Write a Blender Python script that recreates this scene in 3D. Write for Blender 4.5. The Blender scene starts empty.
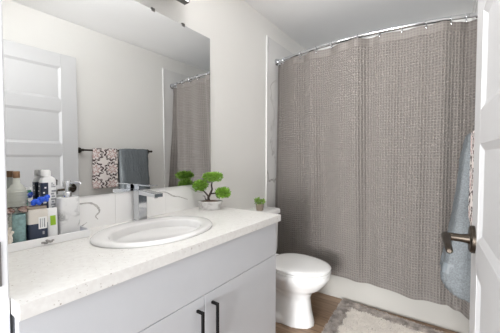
import bpy, bmesh, math, random
import numpy as np
from mathutils import Vector, Matrix
random.seed(7)
C = bpy.context.scene.collection
sc = bpy.context.scene
PI = math.pi

# ------------------------------------------------------------------ camera
cam_d = bpy.data.cameras.new('camera'); cam = bpy.data.objects.new('camera', cam_d); C.objects.link(cam)
F, YAW, PITCH, ROLL = 277.5, .6073, .0309, .0017
cam_d.sensor_fit = 'HORIZONTAL'; cam_d.sensor_width = 36; cam_d.lens = F*36/500
cam_d.clip_start = .02
CX, CZ = 1.3188, 1.1908
_r = Vector((math.cos(YAW), math.sin(YAW), 0)); _f = Vector((-math.sin(YAW), math.cos(YAW), 0)); _u = Vector((0, 0, 1))
_f2 = _f*math.cos(PITCH) - _u*math.sin(PITCH); _u2 = _u*math.cos(PITCH) + _f*math.sin(PITCH)
_r3 = _r*math.cos(ROLL) + _u2*math.sin(ROLL); _u3 = _u2*math.cos(ROLL) - _r*math.sin(ROLL)
M = Matrix((_r3, _u3, -_f2)).transposed().to_4x4(); M.translation = (CX, 0, CZ)
cam.matrix_world = M
sc.camera = cam

# ------------------------------------------------------------------ world, light, exposure
w = bpy.data.worlds.new('world'); sc.world = w; w.use_nodes = True
w.node_tree.nodes['Background'].inputs[0].default_value = (.93, .96, 1, 1)
w.node_tree.nodes['Background'].inputs[1].default_value = .35
LAMP = 13.0; DOME = 7.5
def area(name, loc, target, size, power, col=(1, 1, 1)):
    d = bpy.data.lights.new(name, 'AREA'); d.shape = 'RECTANGLE'; d.size, d.size_y = size; d.energy = power; d.color = col
    o = bpy.data.objects.new(name, d); C.objects.link(o); o.location = loc
    o.rotation_euler = (Vector(target) - Vector(loc)).to_track_quat('-Z', 'Y').to_euler(); return o
area('hall_window_light', (1.12, -3.4, 1.3), (.85, 2.2, 1.5), (2.2, 2.0), 88, (.97, .985, 1))  # unseen area light added beyond the doorway to fill the room
area('hall_bounce_light', (1.1, -2.5, .8), (.8, 1.6, 2.4), (.9, .7), 46, (.97, .985, 1))  # unseen fill added low in the hall to brighten the ceiling
sc.cycles.diffuse_bounces = 10; sc.cycles.sample_clamp_indirect = 2.0
sc.view_settings.view_transform = 'Standard'; sc.view_settings.look = 'None'
sc.view_settings.gamma = 1; sc.view_settings.use_curve_mapping = False
sc.view_settings.exposure = 1.42

# ------------------------------------------------------------------ materials
def s2l(c):
    return tuple((x/255/12.92 if x/255 <= .04045 else ((x/255+.055)/1.055)**2.4) for x in c)
class NT:
    def __init__(s, m): s.t = m.node_tree; s.N = s.t.nodes; s.b = s.N['Principled BSDF']
    def n(s, typ, **kw):
        x = s.N.new(typ)
        for k, v in kw.items():
            if k.startswith('i_'): x.inputs[k[2:]].default_value = v
            else: setattr(x, k, v)
        return x
    def l(s, a, b): s.t.links.new(a, b)
    def math(s, op, a, b=None, clamp=False):
        x = s.N.new('ShaderNodeMath'); x.operation = op; x.use_clamp = clamp
        for i, v in enumerate((a, b)):
            if v is None: continue
            if isinstance(v, (int, float)): x.inputs[i].default_value = v
            else: s.l(v, x.inputs[i])
        return x.outputs[0]
    def ramp(s, fac, stops):
        x = s.N.new('ShaderNodeValToRGB'); e = x.color_ramp.elements
        while len(e) < len(stops): e.new(.5)
        for el, (p, c) in zip(e, stops): el.position = p; el.color = (*c, 1)
        s.l(fac, x.inputs[0]); return x.outputs[0]
    def coord(s, which='Object', scale=(1, 1, 1)):
        tc = s.n('ShaderNodeTexCoord'); mp = s.n('ShaderNodeMapping'); mp.inputs['Scale'].default_value = scale
        s.l(tc.outputs[which], mp.inputs[0]); return mp.outputs[0]
    def noise(s, vec, scale, detail=2, rough=.5, dist=0):
        x = s.n('ShaderNodeTexNoise'); x.inputs['Scale'].default_value = scale; x.inputs['Detail'].default_value = detail
        x.inputs['Roughness'].default_value = rough; x.inputs['Distortion'].default_value = dist
        if vec is not None: s.l(vec, x.inputs['Vector'])
        return x.outputs['Fac']
    def mix(s, fac, a, b, mode='MIX'):
        x = s.n('ShaderNodeMix'); x.data_type = 'RGBA'; x.blend_type = mode
        if isinstance(fac, (int, float)): x.inputs['Factor'].default_value = fac
        else: s.l(fac, x.inputs['Factor'])
        for k, v in ((6, a), (7, b)):
            if isinstance(v, tuple): x.inputs[k].default_value = (*v, 1)
            else: s.l(v, x.inputs[k])
        return x.outputs[2]
    def bump(s, h, strength, dist=.002):
        x = s.n('ShaderNodeBump'); x.inputs['Strength'].default_value = strength; x.inputs['Distance'].default_value = dist
        s.l(h, x.inputs['Height']); s.l(x.outputs[0], s.b.inputs['Normal'])
    def color(s, c): s.l(c, s.b.inputs['Base Color'])
def mat(name, rgb, rough=.5, metal=0, **kw):
    m = bpy.data.materials.new(name); m.use_nodes = True; t = NT(m)
    t.b.inputs['Base Color'].default_value = (*s2l(rgb), 1)
    t.b.inputs['Roughness'].default_value = rough; t.b.inputs['Metallic'].default_value = metal
    for k, v in kw.items(): t.b.inputs[k.replace('_', ' ')].default_value = v
    return m
def varied(name, rgb, rough=.5, amount=.06, scale=20, bump=0, bscale=200, bdist=.001, metal=0, **kw):
    m = mat(name, rgb, rough, metal, **kw); t = NT(m); c = s2l(rgb); v = t.coord()
    n = t.noise(v, scale, 3)
    t.color(t.ramp(n, [(.3, tuple(x*(1-amount) for x in c)), (.7, tuple(min(1, x*(1+amount)) for x in c))]))
    if bump: t.bump(t.noise(v, bscale, 2), bump, bdist)
    return m
M_ = {}
M_['wall'] = varied('wall_paint', (232, 231, 228), .75, .01, 3, .12, 260, .0008)
M_['ceil'] = varied('ceiling_paint', (243, 243, 243), .9, .01, 3, .3, 180, .001)
M_['trim'] = varied('trim_paint', (226, 227, 230), .4, .008, 6)
M_['door'] = varied('door_paint', (195, 195, 196), .38, .008, 6)
M_['cabinet'] = varied('cabinet_laminate', (198, 200, 204), .42, .01, 9)
M_['white'] = varied('white_plastic', (236, 236, 236), .3, .01, 9)
M_['toilet_white'] = varied('toilet_ceramic', (243, 243, 242), .12, .005, 5)
M_['ceramic'] = varied('white_ceramic', (222, 221, 220), .12, .006, 5)
M_['tubwhite'] = varied('tub_acrylic', (182, 179, 173), .25, .006, 5)
M_['chrome'] = mat('chrome', (215, 217, 220), .08, 1)
M_['nickel'] = varied('brushed_nickel', (150, 148, 146), .35, .05, 80, metal=1)
M_['bronze'] = varied('dark_bronze', (74, 67, 60), .4, .08, 50, metal=1)
M_['black'] = varied('black_metal', (10, 10, 11), .6, .1, 60, Specular_IOR_Level=.2)
M_['gap'] = varied('shadow_gap', (120, 120, 122), .7, .03, 30)
M_['mirror'] = mat('mirror_silver', (214, 215, 215), 0.0, 1)
M_['glassedge'] = mat('mirror_edge', (120, 128, 126), .2)
M_['diffuser'] = mat('lamp_diffuser', (255, 252, 246), .5)
_t = NT(M_['diffuser']); _t.b.inputs['Emission Color'].default_value = (1, .99, .98, 1); _t.b.inputs['Emission Strength'].default_value = LAMP
M_['dome'] = mat('dome_diffuser', (255, 252, 246), .5)
_t = NT(M_['dome']); _t.b.inputs['Emission Color'].default_value = (1, .99, .98, 1); _t.b.inputs['Emission Strength'].default_value = DOME
for _n in ('diffuser', 'dome'): M_[_n].cycles.emission_sampling = 'FRONT'
# countertop with speckles
m = mat('speckled_laminate', (232, 230, 226), .35); t = NT(m); v = t.coord()
c = t.ramp(t.noise(v, 60, 2), [(.35, s2l((220, 218, 215))), (.65, s2l((226, 225, 222)))])
vo = t.n('ShaderNodeTexVoronoi'); vo.inputs['Scale'].default_value = 95; t.l(v, vo.inputs['Vector'])
sp = t.math('LESS_THAN', vo.outputs['Distance'], .2); sel = t.math('GREATER_THAN', t.noise(v, 37, 1), .56)
c = t.mix(t.math('MULTIPLY', sp, sel), c, s2l((196, 192, 186)))
vo2 = t.n('ShaderNodeTexVoronoi'); vo2.inputs['Scale'].default_value = 42; t.l(v, vo2.inputs['Vector'])
sp2 = t.math('LESS_THAN', vo2.outputs['Distance'], .1); sel2 = t.math('GREATER_THAN', t.noise(v, 23, 1), .5)
c = t.mix(t.math('MULTIPLY', sp2, sel2), c, s2l((172, 164, 154)))
t.color(c); M_['counter'] = m
# marble
def marble(name, base, vein, scale=2.2, thresh=.03, rough=.18, off=0.0):
    m = mat(name, base, rough); t = NT(m); v = t.coord()
    mp = t.n('ShaderNodeMapping'); mp.inputs['Location'].default_value = (off, off*.7, off*1.3); t.l(v, mp.inputs[0]); v = mp.outputs[0]
    n = t.noise(v, scale, 4, .55, .6)
    d = t.math('ABSOLUTE', t.math('SUBTRACT', n, .5))
    mask = t.noise(v, scale*.9, 1)
    f = t.ramp(d, [(0, (1, 1, 1)), (thresh, (0, 0, 0))])
    f = t.math('MULTIPLY', f, t.ramp(mask, [(.45, (0, 0, 0)), (.65, (1, 1, 1))]))
    cl = t.ramp(t.noise(v, scale*1.5, 3), [(.35, tuple(x*.95 for x in s2l(base))), (.65, s2l(base))])
    t.color(t.mix(f, cl, s2l(vein))); return m
M_['marble'] = marble('marble_panel', (230, 229, 228), (160, 156, 153), 1.7, .02)
M_['tile'] = varied('marble_tile', (240, 239, 238), .18, .015, 5)
M_['vein'] = varied('grey_vein', (186, 183, 180), .2, .25, 60)
M_['grout'] = varied('grout', (214, 213, 212), .8, .03, 60)
M_['marble_small'] = marble('marble_dispenser', (226, 226, 226), (150, 150, 152), 16, .09, .2, 3.1)
M_['pot_stone'] = marble('pot_stone', (206, 204, 202), (165, 160, 158), 30, .08, .6, 1.0)
# wood plank floor, boards along x
m = mat('plank_floor', (120, 96, 76), .45); t = NT(m); v = t.coord()
br = t.n('ShaderNodeTexBrick'); br.offset = .37; br.squash = 1
for k, val in (('Scale', 1), ('Mortar Size', .0016), ('Brick Width', 1.1), ('Row Height', .15), ('Bias', 0)): br.inputs[k].default_value = val
br.inputs['Color1'].default_value = (*s2l((150, 126, 104)), 1); br.inputs['Color2'].default_value = (*s2l((116, 92, 72)), 1)
br.inputs['Mortar'].default_value = (*s2l((60, 46, 36)), 1); t.l(v, br.inputs['Vector'])
g = t.noise(t.coord('Object', (3, 38, 1)), 1.6, 6, .6, .5)
t.color(t.mix(.65, br.outputs['Color'], t.ramp(g, [(.3, s2l((100, 77, 58))), (.5, s2l((148, 121, 97))), (.72, s2l((182, 158, 133)))]), 'MIX'))
t.bump(g, .1, .001); M_['floor'] = m
# fabrics
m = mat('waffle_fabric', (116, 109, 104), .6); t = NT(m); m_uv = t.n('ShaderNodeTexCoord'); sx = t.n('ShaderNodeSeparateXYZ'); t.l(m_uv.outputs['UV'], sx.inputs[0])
def lit_rib(o):   # paler rib lines every cell, imitating light on the raised ribs in colour
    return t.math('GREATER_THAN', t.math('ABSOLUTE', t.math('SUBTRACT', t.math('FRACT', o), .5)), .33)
yy = t.math('MAXIMUM', lit_rib(sx.outputs[0]), lit_rib(sx.outputs[1]))
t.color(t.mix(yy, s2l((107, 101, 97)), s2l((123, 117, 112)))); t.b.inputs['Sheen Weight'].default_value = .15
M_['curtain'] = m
M_['blue_towel'] = varied('blue_terry', (122, 127, 130), .95, .22, 170, .9, 420, .004)
M_['blue_band'] = varied('blue_band', (130, 135, 138), .8, .04, 60, .4, 500, .002)
M_['slate_towel'] = varied('slate_terry', (110, 116, 120), .95, .22, 170, .9, 420, .004)
M_['slate_band'] = varied('slate_band', (122, 130, 135), .8, .04, 60, .4, 500, .002)
M_['rugborder'] = varied('rug_taupe', (172, 163, 156), .95, .45, 22)
M_['rugcentre'] = varied('rug_cream', (224, 218, 210), .95, .07, 18)
M_['rugback'] = varied('rug_backing', (150, 142, 134), .95, .05, 18)
# damask towel
m = mat('damask_cotton', (230, 222, 218), .95); t = NT(m)
tc = t.n('ShaderNodeTexCoord'); sx = t.n('ShaderNodeSeparateXYZ'); t.l(tc.outputs['UV'], sx.inputs[0])
def cell(o, per, offset):
    return t.math('SUBTRACT', t.math('FRACT', t.math('ADD', t.math('DIVIDE', o, per), offset)), .5)
a = cell(sx.outputs[0], .165, .62); b = cell(sx.outputs[1], .15, .18)
def rad(a, b): return t.math('SQRT', t.math('ADD', t.math('MULTIPLY', a, a), t.math('MULTIPLY', b, b)))
r = rad(a, b); ang = t.math('ARCTAN2', b, a)
nz = t.noise(tc.outputs['UV'], 95, 2)
pet = t.math('MULTIPLY', t.math('SINE', t.math('MULTIPLY', ang, 10)), .05)
ring = t.math('LESS_THAN', t.math('ABSOLUTE', t.math('SUBTRACT', r, t.math('ADD', .40, pet))), .075)
ring = t.math('MULTIPLY', ring, t.math('GREATER_THAN', nz, .44))
ros = t.math('LESS_THAN', t.math('ABSOLUTE', t.math('SUBTRACT', r, t.math('ADD', .17, t.math('MULTIPLY', t.math('SINE', t.math('MULTIPLY', ang, 6)), .07)))), .06)
c = t.mix(t.math('MULTIPLY', ros, .8), s2l((232, 224, 220)), s2l((176, 138, 136)))
c = t.mix(ring, c, s2l((74, 56, 58)))
t.color(c); t.bump(t.noise(t.coord(), 420, 2), .6, .003); M_['damask'] = m
# small things
M_['leaf'] = varied('bonsai_green', (116, 158, 50), .7, .55, 60)
M_['leaf2'] = varied('succulent_green', (138, 172, 84), .6, .4, 80)
M_['bark'] = varied('dark_bark', (58, 48, 42), .85, .2, 60, .5, 160, .002)
M_['soil'] = varied('soil', (104, 84, 70), .95, .25, 200, .8, 300, .003)
M_['tanpot'] = varied('tan_pot', (150, 138, 124), .8, .06, 40)
M_['copper'] = varied('copper_cap', (150, 118, 92), .4, .06, 60, metal=.6)
M_['glass'] = mat('bottle_glass', (222, 224, 216), .06, Transmission_Weight=.4, IOR=1.04, Specular_IOR_Level=1.0)
M_['teal'] = varied('teal_glass', (152, 184, 184), .12, .2, 90, Transmission_Weight=.3, IOR=1.3)
M_['navy'] = varied('navy_plastic', (38, 48, 70), .35, .06, 40)
M_['cobalt'] = varied('cobalt_plastic', (30, 88, 214), .3, .08, 60)
M_['lime'] = varied('lime_print', (150, 190, 40), .5, .03, 60)
M_['cream'] = varied('cream_plastic', (214, 208, 200), .3, .03, 30)
M_['greyprint'] = varied('grey_print', (150, 152, 156), .6, .1, 100)
M_['greybox'] = varied('pale_grey_card', (204, 206, 208), .5, .05, 90)
M_['lens'] = varied('brown_lens', (120, 84, 70), .15, .1, 40, Transmission_Weight=.45)
M_['coral'] = varied('white_coral', (224, 216, 206), .8, .1, 90)
M_['greenp'] = varied('green_plastic', (40, 120, 96), .35, .06, 60)

# ------------------------------------------------------------------ mesh builder
def wloc(o):
    v = Vector((0, 0, 0))
    while o is not None: v = v + Vector(o.location); o = o.parent
    return v
class MB:
    def __init__(s): s.v, s.f, s.mi, s.uv = [], [], [], None
    def add(s, vs, fs, mi=0):
        b = len(s.v); s.v += [tuple(p) for p in vs]; s.f += [tuple(i+b for i in f) for f in fs]; s.mi += [mi]*len(fs); return s
    def box(s, x0, x1, y0, y1, z0, z1, mi=0):
        return s.add([(x0,y0,z0),(x1,y0,z0),(x1,y1,z0),(x0,y1,z0),(x0,y0,z1),(x1,y0,z1),(x1,y1,z1),(x0,y1,z1)],
                     [(0,3,2,1),(4,5,6,7),(0,1,5,4),(1,2,6,5),(2,3,7,6),(3,0,4,7)], mi)
    def loft(s, rings, cap=True, closed=False, mi=0):
        n = len(rings[0]); vs = [p for r in rings for p in r]; fs = []
        R = len(rings)
        for i in range(R if closed else R-1):
            for j in range(n):
                a, b = i*n+j, i*n+(j+1) % n; c, d = ((i+1) % R)*n+(j+1) % n, ((i+1) % R)*n+j
                fs.append((a, b, c, d))
        if cap and not closed: fs += [tuple(range(n))[::-1], tuple(range((R-1)*n, R*n))]
        return s.add(vs, fs, mi)
    def lathe(s, c, prof, n=24, mi=0, cap=True):
        return s.loft([[(c[0]+r*math.cos(2*PI*k/n), c[1]+r*math.sin(2*PI*k/n), c[2]+z) for k in range(n)] for r, z in prof], cap, mi=mi)
    def sq(s, c, prof, rnd=.25, n=32, mi=0, rot=0):   # rounded-square sections: (half x, half y, z)
        rings = []
        for hx, hy, z in prof:
            ring = []
            for k in range(n):
                a = 2*PI*k/n; e = rnd
                ca, sa = math.cos(a), math.sin(a)
                x = hx*math.copysign(abs(ca)**e, ca); y = hy*math.copysign(abs(sa)**e, sa)
                ring.append((c[0]+x*math.cos(rot)-y*math.sin(rot), c[1]+x*math.sin(rot)+y*math.cos(rot), c[2]+z))
            rings.append(ring)
        return s.loft(rings, True, mi=mi)
    def tube(s, pts, r, n=12, mi=0, cap=True):
        pts = [Vector(p) for p in pts]; rr = r if isinstance(r, (list, tuple)) else [r]*len(pts)
        T = [(pts[min(i+1, len(pts)-1)] - pts[max(i-1, 0)]).normalized() for i in range(len(pts))]
        up = Vector((0, 0, 1)) if abs(T[0].z) < .9 else Vector((1, 0, 0))
        rings = []; N = (up - T[0]*up.dot(T[0])).normalized()
        for p, tt, q in zip(pts, T, rr):
            N = (N - tt*N.dot(tt)).normalized(); B = tt.cross(N)
            rings.append([p + (N*math.cos(2*PI*k/n) + B*math.sin(2*PI*k/n))*q for k in range(n)])
        return s.loft(rings, cap, mi=mi)
    def ell(s, c, r, n=16, m=10, mi=0):
        return s.lathe_e(c, r, n, m, mi)
    def lathe_e(s, c, r, n, m, mi):
        rings = []
        for i in range(m+1):
            a = -PI/2 + PI*i/m; q = max(math.cos(a), .02)
            rings.append([(c[0]+r[0]*q*math.cos(2*PI*k/n), c[1]+r[1]*q*math.sin(2*PI*k/n), c[2]+r[2]*math.sin(a)) for k in range(n)])
        return s.loft(rings, True, mi=mi)
    def torus(s, c, R, r, axis=(0, 0, 1), n=24, m=8, mi=0, sx=1, sy=1):
        q = Vector((0, 0, 1)).rotation_difference(Vector(axis)); rings = []
        for i in range(n):
            a = 2*PI*i/n
            rings.append([Vector(c) + q @ Vector(((R+r*math.cos(2*PI*k/m))*math.cos(a)*sx, (R+r*math.cos(2*PI*k/m))*math.sin(a)*sy, r*math.sin(2*PI*k/m))) for k in range(m)])
        return s.loft(rings, False, True, mi=mi)
    def build(s, name, mats, parent=None, origin=None, smooth=False, bevel=0, seg=2, subsurf=0, local=False, angle=40):
        me = bpy.data.meshes.new(name)
        off = Vector((0, 0, 0)) if local else (wloc(parent) if parent else Vector(origin or (0, 0, 0)))
        me.from_pydata([tuple(Vector(p)-off) for p in s.v], [], s.f)
        for mt in (mats if isinstance(mats, (list, tuple)) else [mats]): me.materials.append(M_[mt])
        me.polygons.foreach_set('material_index', s.mi)
        bm = bmesh.new(); bm.from_mesh(me); bmesh.ops.recalc_face_normals(bm, faces=bm.faces); bm.to_mesh(me); bm.free()
        o = bpy.data.objects.new(name, me); C.objects.link(o)
        if parent: o.parent = parent
        elif origin: o.location = origin
        if bevel:
            b = o.modifiers.new('bevel', 'BEVEL'); b.width = bevel; b.segments = seg; b.limit_method = 'ANGLE'; b.angle_limit = math.radians(35)
        if subsurf:
            b = o.modifiers.new('sub', 'SUBSURF'); b.levels = b.render_levels = subsurf
        if smooth or bevel: 
            me.polygons.foreach_set('use_smooth', [True]*len(me.polygons))
            bm = bmesh.new(); bm.from_mesh(me)
            for e in bm.edges:
                if len(e.link_faces) == 2 and e.calc_face_angle(0) > math.radians(angle): e.smooth = False
            bm.to_mesh(me); bm.free()
            if bevel:
                me.polygons.foreach_set('use_smooth', [False]*len(me.polygons)) if not smooth else None
        me.update()
        return o
def tag(o, label, cat, group=None, kind=None):
    o['label'] = label; o['category'] = cat
    if group: o['group'] = group
    if kind: o['kind'] = kind
    return o
def thing(name, loc, label, cat, group=None, rz=0):
    o = bpy.data.objects.new(name, None); C.objects.link(o); o.location = loc; o.rotation_euler = (0, 0, rz); o.empty_display_size = .1
    return tag(o, label, cat, group)
def struct(o): o['kind'] = 'structure'; return o

# ------------------------------------------------------------------ setting
W, FY, BY, CE = 1.50, .19, 3.09, 2.44        # room width, front wall face, back wall, ceiling
TUBY = 2.335
struct(MB().box(-.15, W+.15, -1.6, BY+.15, -.1, 0).build('floor', 'floor'))
struct(MB().box(-.15, W+.15, .06, BY+.15, CE, CE+.1).build('ceiling', 'ceil'))
struct(MB().box(-.12, 0, FY-.12, BY, 0, CE).build('wall_left', 'wall'))
struct(MB().box(W, W+.12, FY-.12, BY, 0, CE).build('wall_right', 'wall'))
struct(MB().box(-.12, W+.12, BY, BY+.12, 0, CE).build('wall_back', 'wall'))
JX = .52
f = MB(); f.box(-.12, JX-.02, FY-.12, FY, 0, CE); f.box(JX-.02, W+.12, FY-.12, FY, 2.13, CE); f.box(1.436, W+.12, FY-.12, FY, 0, 2.13)
struct(f.build('wall_front', 'wall'))
jm = struct(MB().box(JX-.02, JX, FY-.125, FY+.008, 0, 2.13).build('trim_1', 'trim', bevel=.003))
sp = MB().box(JX-.001, JX+.0012, FY-.05, FY-.005, .905, 1.005).box(JX, JX+.002, FY-.045, FY-.013, .925, .985, 1).build('strike_plate', ['nickel', 'navy'], jm, bevel=.0006)
sp['label'] = 'metal strike plate with dark latch hole'
struct(MB().box(JX, W-.02, FY-.125, FY+.008, 2.11, 2.13).build('trim_2', 'trim'))
# shower surround panels with pale edge trims
SY = 2.145; SZ = 2.284
struct(MB().box(0, .006, SY+.012, BY-.006, 0, SZ).build('wall_panel_left', 'marble', bevel=.001))
struct(MB().box(W-.006, W, SY+.012, BY-.006, 0, SZ).build('wall_panel_right', 'marble', bevel=.001))
struct(MB().box(.006, W-.006, BY-.006, BY, 0, SZ).build('wall_panel_back', 'marble', bevel=.001))
struct(MB().box(0, .012, SY, SY+.012, 0, SZ).build('trim_3', 'white', bevel=.002))
struct(MB().box(W-.012, W, SY, SY+.012, 0, SZ).build('trim_4', 'white', bevel=.002))
struct(MB().box(0, .012, 1.39, SY, 0, .1).build('baseboard_left', 'trim', bevel=.003))
struct(MB().box(W-.012, W, FY+.05, SY, 0, .1).build('baseboard_right', 'trim', bevel=.003))

# ------------------------------------------------------------------ door, opened against the right wall (local: x along door from hinge, y = thickness away from room)
HX, HY, EX, EY = 1.4285, .245, 1.4005, 1.15
L = math.hypot(EX-HX, EY-HY); ang = math.atan2(EY-HY, EX-HX)
door = bpy.data.objects.new('door_1', None); C.objects.link(door); door.location = (HX, HY, .012); door.rotation_euler = (0, 0, ang)
tag(door, 'white five panel door standing open against the right wall', 'door', kind='structure')
# local +x from hinge to free edge, local +y points to -X world (room side); door body from y=-.035 to 0
T = .035; H = 2.085; st = .125
zs = []; z = .19
rails = [(0, .19)]; panels = []
ph = (H-.19-.115-4*.10)/5
for k in range(5):
    panels.append((z, z+ph)); z += ph
    rails.append((z, z+.10) if k < 4 else (z, H)); z += .10
fr = MB().box(0, st, -T, 0, 0, H).box(L-st, L, -T, 0, 0, H)
for a, b in rails: fr.box(st, L-st, -T, 0, a, b)
fr.build('door_frame', 'door', door, local=True, bevel=.002)
for a, b in panels:
    p = MB()
    def rect(i, d): return [(st+i, d, a+i), (L-st-i, d, a+i), (L-st-i, d, b-i), (st+i, d, b-i)]
    p.loft([rect(-.001, -T+.010), rect(-.001, -.001), rect(.004, -.003), rect(.018, -.009), rect(.026, -.009)], True)
    p.build('door_panel', 'door', door, local=True)
hz = .93
hr = MB(); q = [(0, 0), (.034, 0), (.034, .008), (.030, .011), (0.001, .011)]
HXL = L-.065
hr.loft([[(HXL+r*math.cos(2*PI*k/28), d, hz+r*math.sin(2*PI*k/28)) for k in range(28)] for r, d in [(.042, -.001), (.042, .008), (.038, .012)]])
hd = hr.build('door_handle', 'bronze', door, local=True, smooth=True)
hd['label'] = 'dark bronze lever handle'
nk = MB().tube([(HXL, .010, hz), (HXL, .030, hz), (HXL, .072, hz)], [.016, .0125, .0125], 16)
nk.build('neck', 'bronze', hd, local=True, smooth=True)
lv = MB().tube([(HXL+.012, .070, hz+.001), (HXL, .071, hz), (HXL-.03, .071, hz-.001), (HXL-.10, .070, hz-.003), (HXL-.145, .069, hz-.006), (HXL-.151, .069, hz-.006)],
               [.010, .0135, .0115, .0095, .009, .005], 14)
lv.build('lever', 'bronze', hd, local=True, smooth=True)
for k, zz in enumerate((.22, 1.0, 1.82)):
    MB().tube([(-.004, .004, zz-.045), (-.004, .004, zz+.045)], .006, 10).build('hinge', 'nickel', door, local=True, smooth=True)

# ------------------------------------------------------------------ vanity
VY0, VY1 = .205, 1.375; VF = .545; CT = .87; LIP = .036
van = thing('vanity_cabinet', (.27, .8, 0), 'white flat front bathroom vanity cabinet with black bar pulls under the sink', 'cabinet')
b = MB().box(.002, VF-.02, VY0+.002, VY0+.02, 0, CT-LIP).box(.002, VF-.02, VY1-.02, VY1-.002, 0, CT-LIP)
b.box(.002, VF-.02, VY0+.02, VY1-.02, .09, .108).box(.002, .010, VY0+.02, VY1-.02, .108, CT-LIP).box(VF-.04, VF-.02, VY0+.02, VY1-.02, CT-LIP-.06, CT-LIP)
b.build('body', 'cabinet', van, bevel=.001)
SEAM = .640
MB().box(VF-.0195, VF, VY0, VY1, SEAM+.0025, CT-LIP-.004).build('false_front', 'cabinet', van, bevel=.0015)
DM = .797
for y0, y1, hy in ((VY0, DM-.0015, DM-.042), (DM+.0015, VY1, DM+.042)):
    d = MB().box(VF-.0195, VF, y0, y1, .095, SEAM).build('cabinet_door', 'cabinet', van, bevel=.0015)
    h = MB().box(VF+.026, VF+.036, hy-.005, hy+.005, .44, .60)
    h.box(VF, VF+.03, hy-.005, hy+.005, .44, .45); h.box(VF, VF+.03, hy-.005, hy+.005, .59, .60)
    hh = h.build('handle', 'black', d, bevel=.001); hh['label'] = 'black bar pull'
MB().box(VF-.08, VF-.076, VY0+.01, VY1-.01, .002, .09).build('toe_kick', 'cabinet', van)

# countertop with an oval cut-out for the sink
SX, SYC, SA, SB = .289, .768, .208, .272      # sink centre, semi axes in x and y
cx0, cx1, cy0, cy1 = .0005, .57, .2005, 1.385
angs = sorted(set([2*PI*k/72 for k in range(72)] + [math.atan2(y-SYC, x-SX) % (2*PI) for x in (cx0, cx1) for y in (cy0, cy1)]))
def rp(a):
    dx, dy = math.cos(a), math.sin(a); ts = []
    if dx > 1e-9: ts.append((cx1-SX)/dx)
    if dx < -1e-9: ts.append((cx0-SX)/dx)
    if dy > 1e-9: ts.append((cy1-SYC)/dy)
    if dy < -1e-9: ts.append((cy0-SYC)/dy)
    q = min(ts); return SX+dx*q, SYC+dy*q
def ep(a):
    q = 1/math.sqrt((math.cos(a)/(SA-.02))**2 + (math.sin(a)/(SB-.02))**2); return SX+math.cos(a)*q, SYC+math.sin(a)*q
ct = MB(); r0 = [rp(a) for a in angs]; e0 = [ep(a) for a in angs]
ct.loft([[(x, y, CT) for x, y in e0], [(x, y, CT) for x, y in r0], [(x, y, CT-LIP) for x, y in r0], [(x, y, CT-LIP) for x, y in e0]], False, True)
o = ct.build('countertop', 'counter', origin=(.285, .79, CT-LIP))
bv = o.modifiers.new('bevel', 'BEVEL'); bv.width = .007; bv.segments = 3; bv.limit_method = 'ANGLE'; bv.angle_limit = math.radians(50)
tag(o, 'off white speckled countertop over the vanity with oval sink cut-out', 'countertop')

# backsplash of marble tiles, with grey veins
BS = 1.02; BT = .010
bs = MB(); js = [.2005, .432, .732, 1.032, 1.385]
for a, b in zip(js, js[1:]): bs.box(.0005, BT, a+.0008, b-.0008, CT, BS)
bs.box(.0005, BT-.0012, js[0], js[-1], CT, BS-.001, 2)
def strip(pts, wd):
    P = [Vector(p) for p in pts]; Q = []
    for i in range(len(P)-1):
        for k in range(6):
            tt = k/6; p0, p1, p2, p3 = P[max(i-1, 0)], P[i], P[i+1], P[min(i+2, len(P)-1)]
            Q.append(.5*((2*p1)+(p2-p0)*tt+(2*p0-5*p1+4*p2-p3)*tt**2+(3*p1-p0-3*p2+p3)*tt**3))
    Q.append(P[-1]); vs = []; n = len(Q)
    for i, p in enumerate(Q):
        d = (Q[min(i+1, n-1)]-Q[max(i-1, 0)]).normalized(); nn = Vector((-d.y, d.x)); ww = wd*(.35+.65*math.sin(PI*(i+.5)/n))*(.7+.6*random.random())
        for sgn in (-1, 1):
            q = p + nn*ww*sgn; vs.append((BT+.0003, q.x, q.y))
    bs.add(vs, [(2*i, 2*i+1, 2*i+3, 2*i+2) for i in range(n-1)], 1)
VEINS = [([(.536, .988), (.571, .987), (.615, .985), (.645, .965), (.655, .94), (.638, .922), (.648, .905)], .0045),
         ([(.955, .998), (1.03, .993), (1.085, .965), (1.13, .955), (1.2, .93)], .0034),
         ([(.60, .9), (.57, .885), (.53, .88)], .002), ([(.30, .97), (.36, .955), (.40, .92)], .0026), ([(1.22, 1.0), (1.28, .97), (1.37, .96)], .002)]
for p, wd in VEINS: strip(p, wd)
o = bs.build('backsplash', ['tile', 'vein', 'grout'], origin=(.005, .79, CT), bevel=0)
tag(o, 'low white marble tile backsplash with grey veins behind the sink', 'backsplash')

# mirror: sits on the backsplash, bottom slightly forward of the top
MZ0, MZ1, MY0, MY1 = BS+.001, 1.994, .215, 1.402
XB, XT, XY = .0078, .0012, .0072      # back of glass at bottom and top; far end stands out a little more
mir = thing('mirror', (.006, .81, MZ0), 'large frameless rectangular wall mirror above the sink', 'mirror')
g = MB(); g.add([(XB, MY0, MZ0), (XB+XY, MY1, MZ0), (XT+XY, MY1, MZ1), (XT, MY0, MZ1), (XB+.005, MY0, MZ0), (XB+XY+.005, MY1, MZ0), (XT+XY+.005, MY1, MZ1), (XT+.005, MY0, MZ1)], [(0, 1, 2, 3)], 1)
g.f += [(4, 5, 6, 7), (0, 1, 5, 4), (1, 2, 6, 5), (2, 3, 7, 6), (3, 0, 4, 7)]; g.mi += [0, 1, 1, 1, 1]
g.build('glass', ['mirror', 'glassedge'], mir)
for yy in (.45, .958, 1.17):
    xo = XY*(yy-MY0)/(MY1-MY0)
    MB().box(.0002, .0082+xo, yy-.011, yy+.011, MZ1+.0005, MZ1+.010).box(.0062+xo, .0082+xo, yy-.011, yy+.011, MZ1-.008, MZ1+.010).build('clip', 'nickel', mir)

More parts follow.
